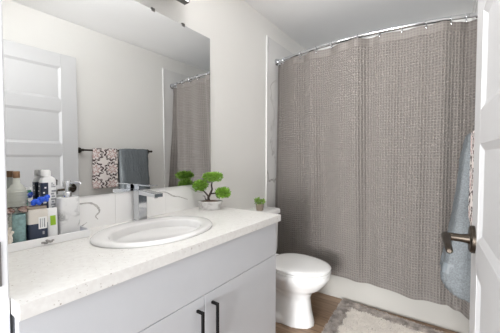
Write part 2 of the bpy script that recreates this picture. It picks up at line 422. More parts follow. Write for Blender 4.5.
# vanity light bar
vl = thing('vanity_light', (0, .76, 2.066), 'long wall light bar above the mirror', 'light fixture')
LY0, LY1 = .41, 1.115
MB().box(0, .022, LY0+.2, LY1-.2, 2.15, 2.21).build('back_plate', 'nickel', vl, bevel=.002)
for yy in (LY0+.25, LY1-.25):
    MB().tube([(.02, yy, 2.18), (.088, yy, 2.18)], .008, 12).build('arm', 'nickel', vl, smooth=True)
MB().box(.088, .124, LY0, LY1, 2.066, 2.073).build('bottom_channel', 'nickel', vl, bevel=.001)
MB().box(.090, .122, LY0+.006, LY1-.006, 2.0735, 2.21).build('diffuser', 'diffuser', vl, bevel=.004)
for yy in (LY0, LY1-.005):
    MB().box(.088, .124, yy, yy+.005, 2.0735, 2.214).build('end_cap', 'black', vl)
MB().box(.086, .0896, LY0, LY1, 2.066, 2.225).build('back_reflector', 'nickel', vl)

# unseen lamp added to raise the light level: frosted dome, nickel rim
cl_ = thing('ceiling_light', (.68, .72, CE), 'round frosted dome lamp on the ceiling in front of the mirror', 'light fixture')
MB().lathe((.68, .72, CE), [(.175, -.0005), (.178, -.004), (.178, -.02), (.168, -.024), (.16, -.024)], 40).build('rim', 'nickel', cl_, smooth=True)
MB().lathe((.68, .72, CE), [(.160, -.0245), (.155, -.045), (.135, -.07), (.10, -.09), (.05, -.102), (.004, -.105)], 40).build('diffuser', 'dome', cl_, smooth=True)  # diffuser of the added fill dome

# ------------------------------------------------------------------ sink
sink = thing('sink_basin', (SX, SYC, CT), 'white oval drop in sink set in the countertop', 'sink')
def er(cx, cy, a, b, z, n=64): return [(cx+a*math.cos(2*PI*k/n), cy+b*math.sin(2*PI*k/n), z) for k in range(n)]
BX, BYC = .318, .752
rings = [er(SX, SYC, SA-.03, SB-.03, CT-.02), er(SX, SYC, SA-.015, SB-.015, CT+.0006), er(SX, SYC, SA-.001, SB-.001, CT+.001), er(SX, SYC, SA, SB, CT+.006), er(SX, SYC, SA-.006, SB-.006, CT+.013),
         er(SX, SYC, SA-.016, SB-.016, CT+.016), er(BX, BYC, .154, .211, CT+.0155), er(BX, BYC, .1485, .2055, CT+.0135), er(BX, BYC, .1455, .2025, CT+.008),
         er(BX, BYC, .141, .197, CT-.03), er(BX, BYC, .132, .186, CT-.065), er(BX-.004, BYC, .115, .164, CT-.095), er(BX-.01, BYC, .085, .12, CT-.116), er(BX-.014, BYC, .045, .06, CT-.123), er(BX-.016, BYC, .024, .024, CT-.125)]
MB().loft(rings, True).build('basin', 'ceramic', sink, smooth=True, angle=80)
MB().lathe((BX-.016, BYC, CT-.126), [(.026, 0), (.026, .003), (.02, .0045), (.014, .004), (.012, .007), (.002, .008)], 24).build('drain', 'chrome', sink, smooth=True)
MB().lathe((.160, .762, CT-.03), [(.0, 0), (.0, .001)], 8)

# faucet
FX, FYC = .052, .840
fa = thing('faucet', (FX, FYC, CT), 'square chrome single lever faucet behind the oval sink', 'faucet')
hw = .024
MB().box(FX-.027, FX+.027, FYC-.03, FYC+.03, CT+.0005, CT+.006).build('base_plate', 'chrome', fa, bevel=.001)
MB().box(FX-.022, FX+.022, FYC-hw, FYC+hw, CT+.006, 1.030).build('column', 'chrome', fa, bevel=.0015)
sp = MB(); x0, x1 = FX+.0225, FX+.150
sp.loft([[(x0, FYC-hw, 1.006), (x0, FYC+hw, 1.006), (x0, FYC+hw, 1.030), (x0, FYC-hw, 1.030)], [(x1, FYC-hw, 1.001), (x1, FYC+hw, 1.001), (x1, FYC+hw, 1.020), (x1, FYC-hw, 1.020)]])
so = sp.build('spout', 'chrome', fa, bevel=.0015)
MB().tube([(x1-.02, FYC, 1.003), (x1-.02, FYC, .996)], .009, 14).build('aerator', 'nickel', so, smooth=True)
MB().box(FX-.018, FX+.018, FYC-.021, FYC+.021, 1.0305, 1.052).build('lever_hub', 'chrome', fa, bevel=.001)
MB().box(FX-.026, FX+.112, FYC-hw, FYC+hw, 1.0525, 1.0575).build('lever', 'chrome', fa, bevel=.0012)

# ------------------------------------------------------------------ tray and toiletries
TR = math.radians(4)
tx, ty = .080, .382
def tr(dx, dy): return (tx+dx*math.cos(-TR)-dy*math.sin(-TR), ty+dx*math.sin(-TR)+dy*math.cos(-TR))
tray = thing('vanity_tray', (tx, ty, CT), 'white rectangular tray of toiletries beside the sink', 'tray', rz=-TR)
tb = MB(); hx, hy, hh = .055, .172, .030
o_ = [(-hx, -hy), (hx, -hy), (hx, hy), (-hx, hy)]; ii = [(-hx+.005, -hy+.005), (hx-.005, -hy+.005), (hx-.005, hy-.005), (-hx+.005, hy-.005)]
tb.loft([[(x, y, 0.0006) for x, y in o_], [(x, y, hh) for x, y in o_], [(x, y, hh) for x, y in ii], [(x, y, .006) for x, y in ii]], True)
tb.build('tray_body', 'white', tray, local=True, bevel=.0015)
orn = MB()
for k, (yy, zz, r) in enumerate(((.012, .013, .005), (.02, .010, .006), (.028, .015, .006), (.036, .012, .005), (.024, .019, .004), (.042, .016, .004))):
    orn.ell((hx+.002, yy, zz), (.004, r*1.3, r*.7))
orn.build('ornament', 'nickel', tray, local=True, smooth=True)['label'] = 'small dark metal leaf ornament'
TZ = CT+.0068
# ribbed bottle
bx, by = .048, .342
bo = thing('glass_bottle', (bx, by, TZ), 'ribbed clear glass bottle with copper coloured cap at left end of tray', 'bottle')
prof = [(.018, 0), (.023, .002)]
for k in range(62):
    z = .004+k*.0034
    r = float(np.interp(z, [0, .10, .135, .165, .190, .202, .215], [.0235, .0245, .0275, .0305, .0310, .026, .0135]))
    prof.append((r+(.0022*math.sin(k*PI/1.5) if z > .07 else 0), z))
prof += [(.0110, .220), (.0098, .240)]
MB().lathe((bx, by, TZ), prof, 32).build('body', 'glass', bo, smooth=True, angle=80)
MB().lathe((bx, by, TZ), [(.0100, .2402), (.0105, .241), (.0105, .262), (.0095, .264), (.002, .264)], 24).build('cap', 'copper', bo, smooth=True)
# teal tumbler
ux, uy = .102, .332
tu = thing('glass_tumbler', (ux, uy, TZ), 'teal striped glass tumbler at front left of tray', 'tumbler')
tp = [(.015, 0), (.0185, .002)]
for k in range(28): tp.append((.0185+.0008*math.sin(k*PI/1.5)+.00003*k, .004+k*.0039))
tp += [(.0193, .116), (.0178, .116), (.0172, .012), (.001, .01)]
MB().lathe((ux, uy, TZ), tp, 28).build('body', 'teal', tu, smooth=True, angle=70)
# eyeglasses on the rim of the tumbler
gx, gy, gz = .100, .326, TZ+.1185
ey = thing('eyeglasses', (gx, gy, gz), 'folded eyeglasses with thin brown frame resting on the teal tumbler', 'eyeglasses')
fm = MB(); lens = MB()
for s_ in (-1, 1):
    cy = gy + s_*.024
    fm.torus((gx, cy, gz+.012), .0195, .0013, axis=(.55, 0, .83), sx=.85)
    qq = Vector((0, 0, 1)).rotation_difference(Vector((.55, 0, .83)))
    lens.add([Vector((gx, cy, gz+.012)) + qq @ Vector((.0165*math.cos(2*PI*k/24), .0193*math.sin(2*PI*k/24), zz)) for zz in (-.0006, .0006) for k in range(24)],
             [tuple(range(24))[::-1], tuple(range(24, 48))] + [(k, (k+1) % 24, 24+(k+1) % 24, 24+k) for k in range(24)])
fm.tube([(gx, gy-.006, gz+.016), (gx-.003, gy, gz+.020), (gx, gy+.006, gz+.016)], .0012, 8)
fm.build('frame', 'bark', ey, smooth=True); lens.build('lens', 'lens', ey)
MB().tube([(gx-.006, gy-.044, gz+.018), (gx-.012, gy-.01, gz+.022), (gx-.010, gy+.036, gz+.016), (gx-.004, gy+.046, gz+.004)], .0013, 8).build('temple', 'bark', ey, smooth=True)
# coral-like ornament
kx, ky = .112, .290
cr = MB(); random.seed(3)
for (dx, dy, h) in ((0, 0, .085), (.006, .010, .06), (-.006, .008, .07), (.004, -.012, .05)):
    pts = [(kx+dx*.4, ky+dy*.4, TZ)]
    for k in range(1, 7): pts.append((kx+dx*(.4+.2*k)+random.uniform(-.004, .004), ky+dy*(.4+.2*k)+random.uniform(-.004, .004), TZ+h*k/6))
    cr.tube(pts, [.006, .0075, .005, .007, .005, .006, .003], 10)
    for p in pts[2:]: cr.ell(p, (.006, .006, .005), 8, 6)
tag(cr.build('coral_ornament', 'coral', origin=(kx, ky, TZ), smooth=True), 'knobbly off white ornament in front of the ribbed glass bottle', 'ornament')
# two tone jar
jx, jy = .096, .384
ja = thing('plastic_jar', (jx, jy, TZ), 'square cream and navy plastic jar in the middle of the tray', 'jar')
MB().sq((jx, jy, TZ), [(.023, .027, 0), (.026, .030, .003), (.026, .030, .073), (.0262, .0302, .075)], .35, 36).build('navy_base', 'navy', ja, smooth=True)['label'] = 'navy lower half'
MB().sq((jx, jy, TZ), [(.0264, .0303, .0752), (.027, .031, .078), (.027, .031, .120), (.024, .028, .127), (.02, .02, .128)], .35, 36).build('cream_body', 'cream', ja, smooth=True)['label'] = 'cream upper half'
MB().box(jx+.0272, jx+.028, jy-.002, jy+.024, TZ+.055, TZ+.098).box(jx+.028, jx+.0284, jy+.002, jy+.005, TZ+.06, TZ+.093, 1).box(jx+.028, jx+.0284, jy+.008, jy+.010, TZ+.06, TZ+.093, 1).box(jx+.028, jx+.0284, jy+.014, jy+.018, TZ+.06, TZ+.093, 1).build('paper_label', ['white', 'greyprint'], ja)
MB().box(jx+.0262, jx+.0268, jy+.010, jy+.016, TZ+.034, TZ+.045).build('print_mark', 'greyprint', ja)
MB().sq((jx, jy, TZ), [(.02, .02, .1282), (.0245, .0285, .129), (.0245, .0285, .134), (.023, .027, .136)], .35, 36).build('lid', 'tanpot', ja, smooth=True)
# blue scrunched hair tie on the jar
hx_, hy_, hz_ = jx+.004, jy+.012, TZ+.137
ht = MB(); pts = []; rr = []
for k in range(33):
    a = 2*PI*k/32*.999; R = .019+.003*math.sin(9*a)
    pts.append((hx_+R*math.cos(a)*.8, hy_+R*math.sin(a)*1.05, hz_+.0125+.005*math.sin(5*a)+.012*(.5+.5*math.sin(a)))); rr.append(.0072+.002*math.sin(13*a))
ht.tube(pts, rr, 10)
tag(ht.build('hair_tie', 'cobalt', origin=(hx_, hy_, hz_), smooth=True), 'bright blue scrunched hair tie on top of the square jar', 'hair tie')
# toothbrush standing behind jar
qx, qy = .036, .374
tbm = thing('toothbrush', (qx, qy, TZ), 'green and white toothbrush standing behind the square jar', 'toothbrush')
MB().tube([(qx, qy, TZ), (qx, qy, TZ+.1), (qx+.004, qy-.002, TZ+.165), (qx+.006, qy-.004, TZ+.185)], [.005, .0055, .004, .004], 12).build('handle', 'greenp', tbm, smooth=True)
MB().box(qx-.002, qx+.013, qy-.016, qy+.012, TZ+.183, TZ+.193).build('head', 'greenp', tbm, bevel=.002)
bb = MB()
for i in range(5):
    for j in range(3): bb.box(qx+.001+j*.004, qx+.004+j*.004, qy-.014+i*.005, qy-.0105+i*.005, TZ+.193, TZ+.203)
bb.build('bristles', 'white', tbm)
# tall white capped bottle, navy on its left side and grey print on the front
wx, wy = .046, .439
wb = thing('lotion_bottle', (wx, wy, TZ), 'tall white capped bottle with navy side at the back of the tray', 'bottle')
MB().sq((wx, wy, TZ), [(.017, .022, 0), (.019, .025, .004), (.019, .025, .222), (.016, .021, .234), (.012, .012, .240)], .4, 40).build('body', 'white', wb, smooth=True)
MB().lathe((wx, wy-.006, TZ), [(.0145, .2405), (.0165, .242), (.0155, .262), (.013, .266), (.002, .266)], 24).build('cap', 'white', wb, smooth=True)
MB().sq((wx, wy-.0125, TZ), [(.0193, .0135, .03), (.0193, .0135, .217)], .4, 40).build('navy_panel', 'navy', wb, smooth=True)
pm = MB()
for k in range(8):
    zz = TZ+.062+k*.019
    pm.box(wx+.0193, wx+.0197, wy-.022+.005*(k % 2), wy-.016+.005*(k % 3), zz, zz+.006)
pm.build('print_mark', 'white', wb)
pm = MB()
for k in range(8): pm.box(wx-.012+.004*(k % 3), wx-.006+.005*(k % 2), wy-.0268, wy-.0259, TZ+.068+k*.019, TZ+.073+k*.019)
pm.build('print_mark', 'white', wb)
gp = MB()
for k in range(10): gp.box(wx+.019, wx+.0195, wy+.004+.002*(k % 2), wy+.021-.003*(k % 3), TZ+.085+k*.0105, TZ+.092+k*.0105)
for k in range(3): gp.box(wx+.019, wx+.0195, wy+.005, wy+.020-.004*k, TZ+.198+k*.007, TZ+.202+k*.007)
gp.build('grey_print', 'greyprint', wb)
# white tube with lime square
lx, ly = .094, .4325
lt = thing('cream_tube', (lx, ly, TZ), 'white tube with lime green square beside the soap dispenser', 'tube')
tw = MB()
tw.sq((lx, ly, TZ), [(.014, .017, 0), (.0145, .018, .018)], .6, 28)
tw.build('cap', 'white', lt, smooth=True)
MB().sq((lx, ly, TZ), [(.015, .0185, .0185), (.015, .0185, .025), (.0125, .019, .08), (.006, .0195, .118), (.003, .0195, .122)], .6, 28).build('body', 'white', lt, smooth=True)
def tubex(z): return lx + (.015 + (.0125-.015)*(z-.025)/.055 if z < .08 else .0125-.0065*(z-.08)/.038)
lm = MB().add([(tubex(z)+.0006, y, TZ+z) for z in (.058, .079, .094) for y in (ly-.008, ly+.010)], [(0, 1, 3, 2), (2, 3, 5, 4)])
lm.build('lime_patch', 'lime', lt)
# marble soap dispenser
dx, dy = .083, .493
sd = thing('soap_dispenser', (dx, dy, TZ), 'square marble soap dispenser with chrome pump on the tray', 'soap dispenser')
MB().sq((dx, dy, TZ), [(.029, .034, 0), (.031, .036, .003), (.031, .036, .152), (.028, .033, .157)], .3, 40).build('body', 'marble_small', sd, smooth=True)
pp = MB().lathe((dx, dy, TZ), [(.0165, .1575), (.0165, .174), (.0135, .178), (.0075, .180), (.0075, .196)], 24)
pm_ = pp.build('pump_collar', 'chrome', sd, smooth=True)
MB().lathe((dx, dy, TZ), [(.0075, .1965), (.0155, .197), (.016, .216), (.0135, .221), (.002, .222)], 24).build('pump_head', 'chrome', sd, smooth=True)
MB().tube([(dx, dy, TZ+.212), (dx+.025, dy+.018, TZ+.215), (dx+.040, dy+.029, TZ+.214), (dx+.044, dy+.032, TZ+.208)], [.0065, .005, .004, .0035], 12).build('nozzle', 'chrome', sd, smooth=True)
# blue sachet on the tray
sx_, sy_ = .085, .535
MBs = MB()
vs, fs = [], []
for i in range(7):
    for j in range(5):
        u, v_ = i/6-.5, j/4-.5
        th = .003*(1-(2*abs(u))**4)*(1-(2*abs(v_))**4)+.0004
        vs.append((sx_+v_*.046, sy_-.012+u*.04, TZ+.0006+th+.006*max(0, u+.2)*0))
n = len(vs)
vs += [(x, y, TZ+.0003) for x, y, z in vs]
for i in range(6):
    for j in range(4):
        a = i*5+j; fs += [(a, a+1, a+6, a+5), (n+a, n+a+5, n+a+6, n+a+1)]
bd = [j for j in range(5)] + [i*5+4 for i in range(1, 7)] + [30+j for j in range(3, -1, -1)] + [i*5 for i in range(5, 0, -1)]
for k in range(len(bd)):
    a, b_ = bd[k], bd[(k+1) % len(bd)]; fs.append((a, b_, n+b_, n+a))
MBs.add(vs, fs)
MBs.mi = [1 if (k//2) % 4 == 0 and k < 48 else 0 for k in range(len(MBs.f))]
tag(MBs.build('sachet', ['cobalt', 'white'], origin=(sx_, sy_, TZ), smooth=True), 'small flat blue and white sachet at right end of tray', 'sachet')

# ------------------------------------------------------------------ plants
def spikes(mb, c, r, n, ln, wd, seed):
    rnd = random.Random(seed)
    for k in range(n):
        a = rnd.uniform(0, 2*PI); zc = rnd.uniform(-1, 1); q = math.sqrt(1-zc*zc)
        d = Vector((q*math.cos(a), q*math.sin(a), zc)); rr = rnd.uniform(.55, 1)
        p = Vector(c) + Vector((d.x*r[0]*rr, d.y*r[1]*rr, d.z*r[2]*rr))
        dd = (d + Vector((rnd.uniform(-.5, .5), rnd.uniform(-.5, .5), rnd.uniform(.0, .7)))).normalized()
        s_ = dd.cross(Vector((rnd.uniform(-1, 1), rnd.uniform(-1, 1), rnd.uniform(-1, 1)))).normalized(); l_ = ln*rnd.uniform(.7, 1.2)
        nn = dd.cross(s_)*wd*.5
        m_ = p + dd*l_*.5
        mb.add([p, m_+s_*wd, p+dd*l_, m_-s_*wd, m_+nn, m_-nn], [(0, 1, 4), (1, 2, 4), (2, 3, 4), (3, 0, 4), (1, 0, 5), (2, 1, 5), (3, 2, 5), (0, 3, 5)])
px, py = .134, 1.272
bn = thing('bonsai_plant', (px, py, CT), 'small bonsai tree with three green tufts in an oval stone pot', 'plant')
PR = math.radians(34.8)
def rot(dx, dy, a): return px+dx*math.cos(a)-dy*math.sin(a), py+dx*math.sin(a)+dy*math.cos(a)
def er2(a, b, z, n=40): return [(*rot(a*math.cos(2*PI*k/n), b*math.sin(2*PI*k/n), PR), CT+z) for k in range(n)]
MB().loft([er2(.058, .034, .0006), er2(.063, .038, .002), er2(.072, .046, .043), er2(.077, .050, .046), er2(.077, .050, .054), er2(.070, .044, .054), er2(.068, .042, .046)], True).build('pot', 'pot_stone', bn, smooth=True)
MB().loft([er2(.068, .042, .040), er2(.0685, .0425, .049), er2(.03, .02, .056)], True).build('soil', 'soil', bn, smooth=True)
# image-right direction on the counter is roughly (.82,.57); depth direction (-.57,.82)
def bp(r, d, z): return (px+.82*r-.57*d, py+.57*r+.82*d, CT+z)
tk = MB().tube([bp(-.008, 0, .045), bp(-.012, 0, .075), bp(.002, .003, .1), bp(.012, 0, .125), bp(.008, 0, .15), bp(.014, 0, .185)], [.010, .008, .007, .0055, .005, .003], 12)
tk.tube([bp(-.010, 0, .08), bp(-.03, -.004, .105), bp(-.055, -.006, .13)], [.006, .0045, .003], 10)
tk.tube([bp(0, 0, .098), bp(.03, .003, .1), bp(.06, .004, .095)], [.005, .004, .003], 10)
tk.tube([bp(-.006, 0, .052), bp(-.03, -.008, .065), bp(-.032, -.01, .085), bp(-.045, -.012, .085)], [.004, .003, .0025, .002], 8)
tk.tube([bp(-.008, 0, .06), bp(.004, -.012, .052), bp(.015, -.02, .048)], [.006, .005, .003], 8)
tk.build('trunk', 'bark', bn, smooth=True)
for (r, d, z, ax, az, sd_) in ((.016, 0, .202, .056, .024, 1), (-.062, -.004, .148, .042, .029, 2), (.078, .004, .103, .042, .029, 3)):
    fo = MB(); c = bp(r, d, z)
    for (k1, k2, k3) in ((0, 0, 0), (-.5, .3, -.1), (.5, -.2, .05), (.1, .5, .1), (-.1, -.5, .1)):
        cc = (c[0]+.82*k1*ax-.57*k2*ax*.8, c[1]+.57*k1*ax+.82*k2*ax*.8, c[2]+k3*az)
        spikes(fo, cc, (ax*.58, ax*.58, az*.9), 170, .016, .0038, sd_*10+int(k1*4))
    fo.build('foliage', 'leaf', bn)
# small succulent on the toilet tank
TKZ = .775
qx, qy = .135, 1.842
su = thing('potted_succulent', (qx, qy, TKZ), 'tiny green succulent in a square tan pot on the toilet tank', 'plant')
MB().sq((qx, qy, TKZ), [(.022, .022, .0006), (.024, .024, .002), (.029, .029, .05), (.029, .029, .053), (.025, .025, .053), (.024, .024, .046)], .22, 40, rot=.35).build('pot', 'tanpot', su, smooth=True)
fo = MB()
spikes(fo, (qx, qy, TKZ+.068), (.034, .034, .018), 110, .020, .0055, 5)
spikes(fo, (qx-.008, qy-.012, TKZ+.08), (.022, .022, .012), 50, .020, .005, 6)
fo.build('foliage', 'leaf2', su)

# ------------------------------------------------------------------ toilet
TY = 1.842
to = thing('toilet', (.36, TY, 0), 'white two piece toilet between the vanity and the tub', 'toilet')
def egg(cx, cy, xb, xf, hw, z, n=48, sq_=.0):
    pts = []
    for k in range(n):
        a = 2*PI*k/n; ca, sa = math.cos(a), math.sin(a)
        e = .85
        x = (xf if ca > 0 else xb)*math.copysign(abs(ca)**(1 if ca > 0 else e-sq_), ca); y = hw*math.copysign(abs(sa)**(.92), sa)
        pts.append((cx+x, cy+y, z))
    return pts
bw = MB()
bw.loft([egg(.42, TY, .15, .172, .110, 0), egg(.42, TY, .15, .169, .108, .02), egg(.42, TY, .15, .15, .096, .1), egg(.42, TY, .15, .138, .088, .19), egg(.42, TY, .16, .155, .100, .235), egg(.43, TY, .18, .205, .135, .275),
         egg(.44, TY, .20, .235, .165, .32), egg(.44, TY, .21, .257, .183, .355), egg(.44, TY, .21, .260, .186, .385), egg(.44, TY, .20, .252, .180, .392)])
bw.loft([egg(.3, TY, .19, .2, .12, 0), egg(.3, TY, .19, .2, .118, .045), egg(.3, TY, .185, .19, .108, .06)])
bw.loft([egg(.26, TY, .17, .2, .075, .05), egg(.26, TY, .17, .2, .085, .2), egg(.26, TY, .18, .2, .12, .33), egg(.26, TY, .18, .2, .15, .388)])
for s_ in (-1, 1):
    bw.tube([(.42, TY+s_*.055, .22), (.34, TY+s_*.068, .265), (.26, TY+s_*.07, .25), (.2, TY+s_*.068, .17), (.22, TY+s_*.066, .09), (.3, TY+s_*.06, .07)], [.04, .045, .05, .048, .042, .03], 14)
o = bw.build('bowl', 'toilet_white', to)
rm = o.modifiers.new('remesh', 'REMESH'); rm.mode = 'VOXEL'; rm.voxel_size = .007; rm.use_smooth_shade = True
smo = o.modifiers.new('smooth', 'SMOOTH'); smo.factor = .5; smo.iterations = 10
def seatring(z, k): return egg(.44, TY, .185+k, .262+k, .188+k, z)
MB().loft([seatring(.394, -.004), seatring(.396, 0), seatring(.404, 0), seatring(.406, -.006)]).build('seat', 'toilet_white', to, smooth=True)
MB().loft([seatring(.411, -.006), seatring(.412, .0), seatring(.424, .001), seatring(.430, -.006), seatring(.4335, -.03), seatring(.435, -.09)]).build('lid', 'toilet_white', to, smooth=True)
for s_ in (-1, 1): MB().box(.225, .262, TY+s_*.075-.02, TY+s_*.075+.02, .393, .424).build('hinge', 'toilet_white', to, bevel=.005)
def rr(x0, x1, hy_, z, r=.03, n=8):
    pts = []
    for (cx, cy, a0) in ((x1-r, TY+hy_-r, 0), (x0+r*.3, TY+hy_-r*.3, PI/2), (x0+r*.3, TY-hy_+r*.3, PI), (x1-r, TY-hy_+r, 3*PI/2)):
        q = r if cx > .15 else r*.3
        pts += [(cx+q*math.cos(a0+PI/2*k/n), cy+q*math.sin(a0+PI/2*k/n), z) for k in range(n+1)]
    return pts
MB().loft([rr(.03, .20, .165, .385), rr(.02, .205, .185, .45), rr(.014, .208, .19, .733)]).build('tank', 'toilet_white', to, smooth=True)
MB().loft([rr(.006, .215, .198, .7335), rr(.002+.002, .220, .203, .738), rr(.004, .220, .203, .762), rr(.008, .215, .198, .771), rr(.02, .2, .18, TKZ)]).build('tank_lid', 'toilet_white', to, smooth=True)
MB().tube([(.208, TY-.13, .69), (.222, TY-.13, .69)], .012, 14).tube([(.22, TY-.135, .69), (.222, TY-.09, .685), (.222, TY-.06, .683)], [.006, .005, .005], 10).build('flush_lever', 'chrome', to, smooth=True)

# ------------------------------------------------------------------ bathtub
tubo = thing('bathtub', (W/2, TUBY+.37, 0), 'white alcove bathtub behind the grey shower curtain', 'bathtub')
x0, x1, y0, y1 = .0125, W-.0125, TUBY, BY-.008
ap = MB(); RZ = .40
ap.box(x0, x1, y0+.004, y0+.02, 0, .36)
ap.loft([[(x0, y0+.02, .3), (x1, y0+.02, .3), (x1, y0, .34), (x0, y0, .34)], [(x0, y0+.02, .36), (x1, y0+.02, .36), (x1, y0, .38), (x0, y0, .38)]])
ap.build('apron', 'tubwhite', tubo, bevel=.004)
def tr_(i, z, n=10, r=.08):
    pts = []
    for cx, cy, a0 in ((x1-i-r, y1-i-r, 0), (x0+i+r, y1-i-r, PI/2), (x0+i+r, y0+i+r, PI), (x1-i-r, y0+i+r, 3*PI/2)):
        pts += [(cx+r*math.cos(a0+PI/2*k/n), cy+r*math.sin(a0+PI/2*k/n), z) for k in range(n+1)]
    return pts
MB().loft([tr_(0, .381, r=.01), tr_(0, RZ-.01, r=.01), tr_(.008, RZ, r=.01), tr_(.06, RZ), tr_(.075, RZ-.012), tr_(.11, .12), tr_(.15, .07), tr_(.25, .06)], True).build('basin', 'tubwhite', tubo, smooth=True)

# ------------------------------------------------------------------ curtain rod, curtain, rings
RODZ = 2.095
def rody(x): u = x/W; return 2.325 - .045*u - .125*math.sin(PI*u)**.9 if 0 < u < 1 else 2.325-.045*u
rod = thing('curtain_rod', (W/2, 2.2, RODZ), 'curved chrome shower curtain rod between the side walls', 'curtain rod')
pts = [(x, rody(x), RODZ) for x in np.linspace(.012, W-.012, 60)]
MB().tube(pts, .0142, 14).build('rod', 'chrome', rod, smooth=True)
for xx, d in ((.0065, 1), (W-.0065, -1)):
    yy = rody(xx)
    MB().tube([(xx, yy, RODZ), (xx+.006*d, yy, RODZ), (xx+.010*d, yy, RODZ), (xx+.022*d, yy, RODZ)], [.032, .031, .020, .0165], 24).build('flange', 'chrome', rod, smooth=True)
# curtain: a waffle weave sheet in real relief
cu_x0, cu_x1 = .014, W-.016
CELLX, CELLZ = 80, 100
NX, NZ = CELLX*8+1, CELLZ*8+1
ztop, zbot = RODZ-.020, .205
S = np.linspace(0, 1, NX); Tt = np.linspace(0, 1, NZ)
X = cu_x0 + (cu_x1-cu_x0)*S
ytop = np.array([rody(x) for x in X]) + .004
ybot = np.interp(X, [0, .2, .43, .66, .82, .95, 1.06, 1.18, 1.28, 1.38, 1.43, 1.475], [2.275, 2.295, 2.298, 2.302, 2.290, 2.272, 2.258, 2.238, 2.246, 2.236, 2.19, 2.13])
k = np.exp(-np.linspace(-3, 3, 41)**2/2); k /= k.sum()
ybot = np.convolve(np.pad(ybot, 20, mode='edge'), k, 'valid')
rng = np.random.RandomState(5)
fold = np.zeros((NZ, NX))
tt = Tt[:, None]; xx = X[None, :]
for fr_, am in ((3.1, .024), (5.3, .024), (8.2, .018), (11.5, .007)):
    ph_ = rng.uniform(0, 6.28); dr = rng.uniform(-1.2, 1.2)
    fold += am*np.sin(2*PI*fr_*xx/W*1.0 + ph_ + dr*tt)*(.62+.38*tt**.7)
# gathers between rings at the very top
fold *= 1-.6*tt**5
fold += .006*np.cos(2*PI*xx/.145)*np.exp(-tt*9)
# tighter folds at both ends
fold += .022*np.sin(2*PI*(xx-.02)/.075)*np.exp(-((xx-.04)/.045)**2)
fold += .018*np.sin(2*PI*(xx-1.33)/.085)*np.exp(-((xx-1.41)/.06)**2)*(.5+.5*tt)
Y = ytop[None, :]*(1-tt**1.3) + ybot[None, :]*tt**1.3 + fold
Z = ztop + (zbot-ztop)*tt + 0*xx
Z += -(.0022*np.cos(2*PI*xx/.145+PI))*np.exp(-tt*14)          # scallops between the rings
Z += .006*np.sin(2*PI*xx/.31+1)*tt**3
pit = .0185
wx_ = np.abs(np.sin(PI*CELLX*S[None, :])); wz_ = np.abs(np.sin(PI*CELLZ*tt))
relief = .0095*np.clip(np.minimum(wx_, wz_)*1.35-.12, 0, 1)                     # cells sunk between raised ribs
band = (tt > .030) & (tt < .985)
Y = Y + relief*band
V = np.stack([np.broadcast_to(xx, Y.shape), Y, Z], -1).reshape(-1, 3)
base = np.array((W/2, 2.25, zbot))
me = bpy.data.meshes.new('shower_curtain')
idx = np.arange(NX*NZ).reshape(NZ, NX)
Fq = np.stack([idx[:-1, :-1], idx[1:, :-1], idx[1:, 1:], idx[:-1, 1:]], -1).reshape(-1, 4)
me.vertices.add(len(V)); me.vertices.foreach_set('co', (V-base).ravel().astype(np.float32))
me.loops.add(Fq.size); me.loops.foreach_set('vertex_index', Fq.ravel().astype(np.int32))
me.polygons.add(len(Fq)); me.polygons.foreach_set('loop_start', np.arange(0, Fq.size, 4, dtype=np.int32)); me.polygons.foreach_set('loop_total', np.full(len(Fq), 4, dtype=np.int32))
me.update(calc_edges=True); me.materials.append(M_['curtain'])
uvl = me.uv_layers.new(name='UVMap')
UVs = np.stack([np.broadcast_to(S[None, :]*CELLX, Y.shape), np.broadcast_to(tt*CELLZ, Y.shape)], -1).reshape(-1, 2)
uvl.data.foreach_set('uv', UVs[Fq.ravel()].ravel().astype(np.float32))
me.polygons.foreach_set('use_smooth', [True]*len(me.polygons))
cu = bpy.data.objects.new('shower_curtain', me); C.objects.link(cu); cu.location = base
sol = cu.modifiers.new('thickness', 'SOLIDIFY'); sol.thickness = .0015; sol.offset = 1
tag(cu, 'taupe grey waffle weave shower curtain hanging in front of the tub', 'shower curtain')
ordn = ['first', 'second', 'third', 'fourth', 'fifth', 'sixth', 'seventh', 'eighth', 'ninth', 'tenth', 'eleventh', 'twelfth']
rg = MB(); rg.torus((0, 0, -.008), .0225, .0030, axis=(1, 0, 0), n=20, m=8)
rg.ell((0, -.008, -.036), (.006, .005, .008), 10, 8)
r0_ = None
for k, xk in enumerate((.045, .10, .29, .445, .58, .78, .93, 1.07, 1.21, 1.345, 1.425)):
    if r0_ is None: r0_ = rg.build('curtain_ring', 'chrome', smooth=True); o = r0_
    else: o = r0_.copy(); C.objects.link(o)
    o.location = (xk, rody(xk), RODZ)
    tag(o, 'chrome curtain ring, %s along the rod from the left wall' % ordn[k], 'curtain ring', 'chrome rings along the curtain rod')

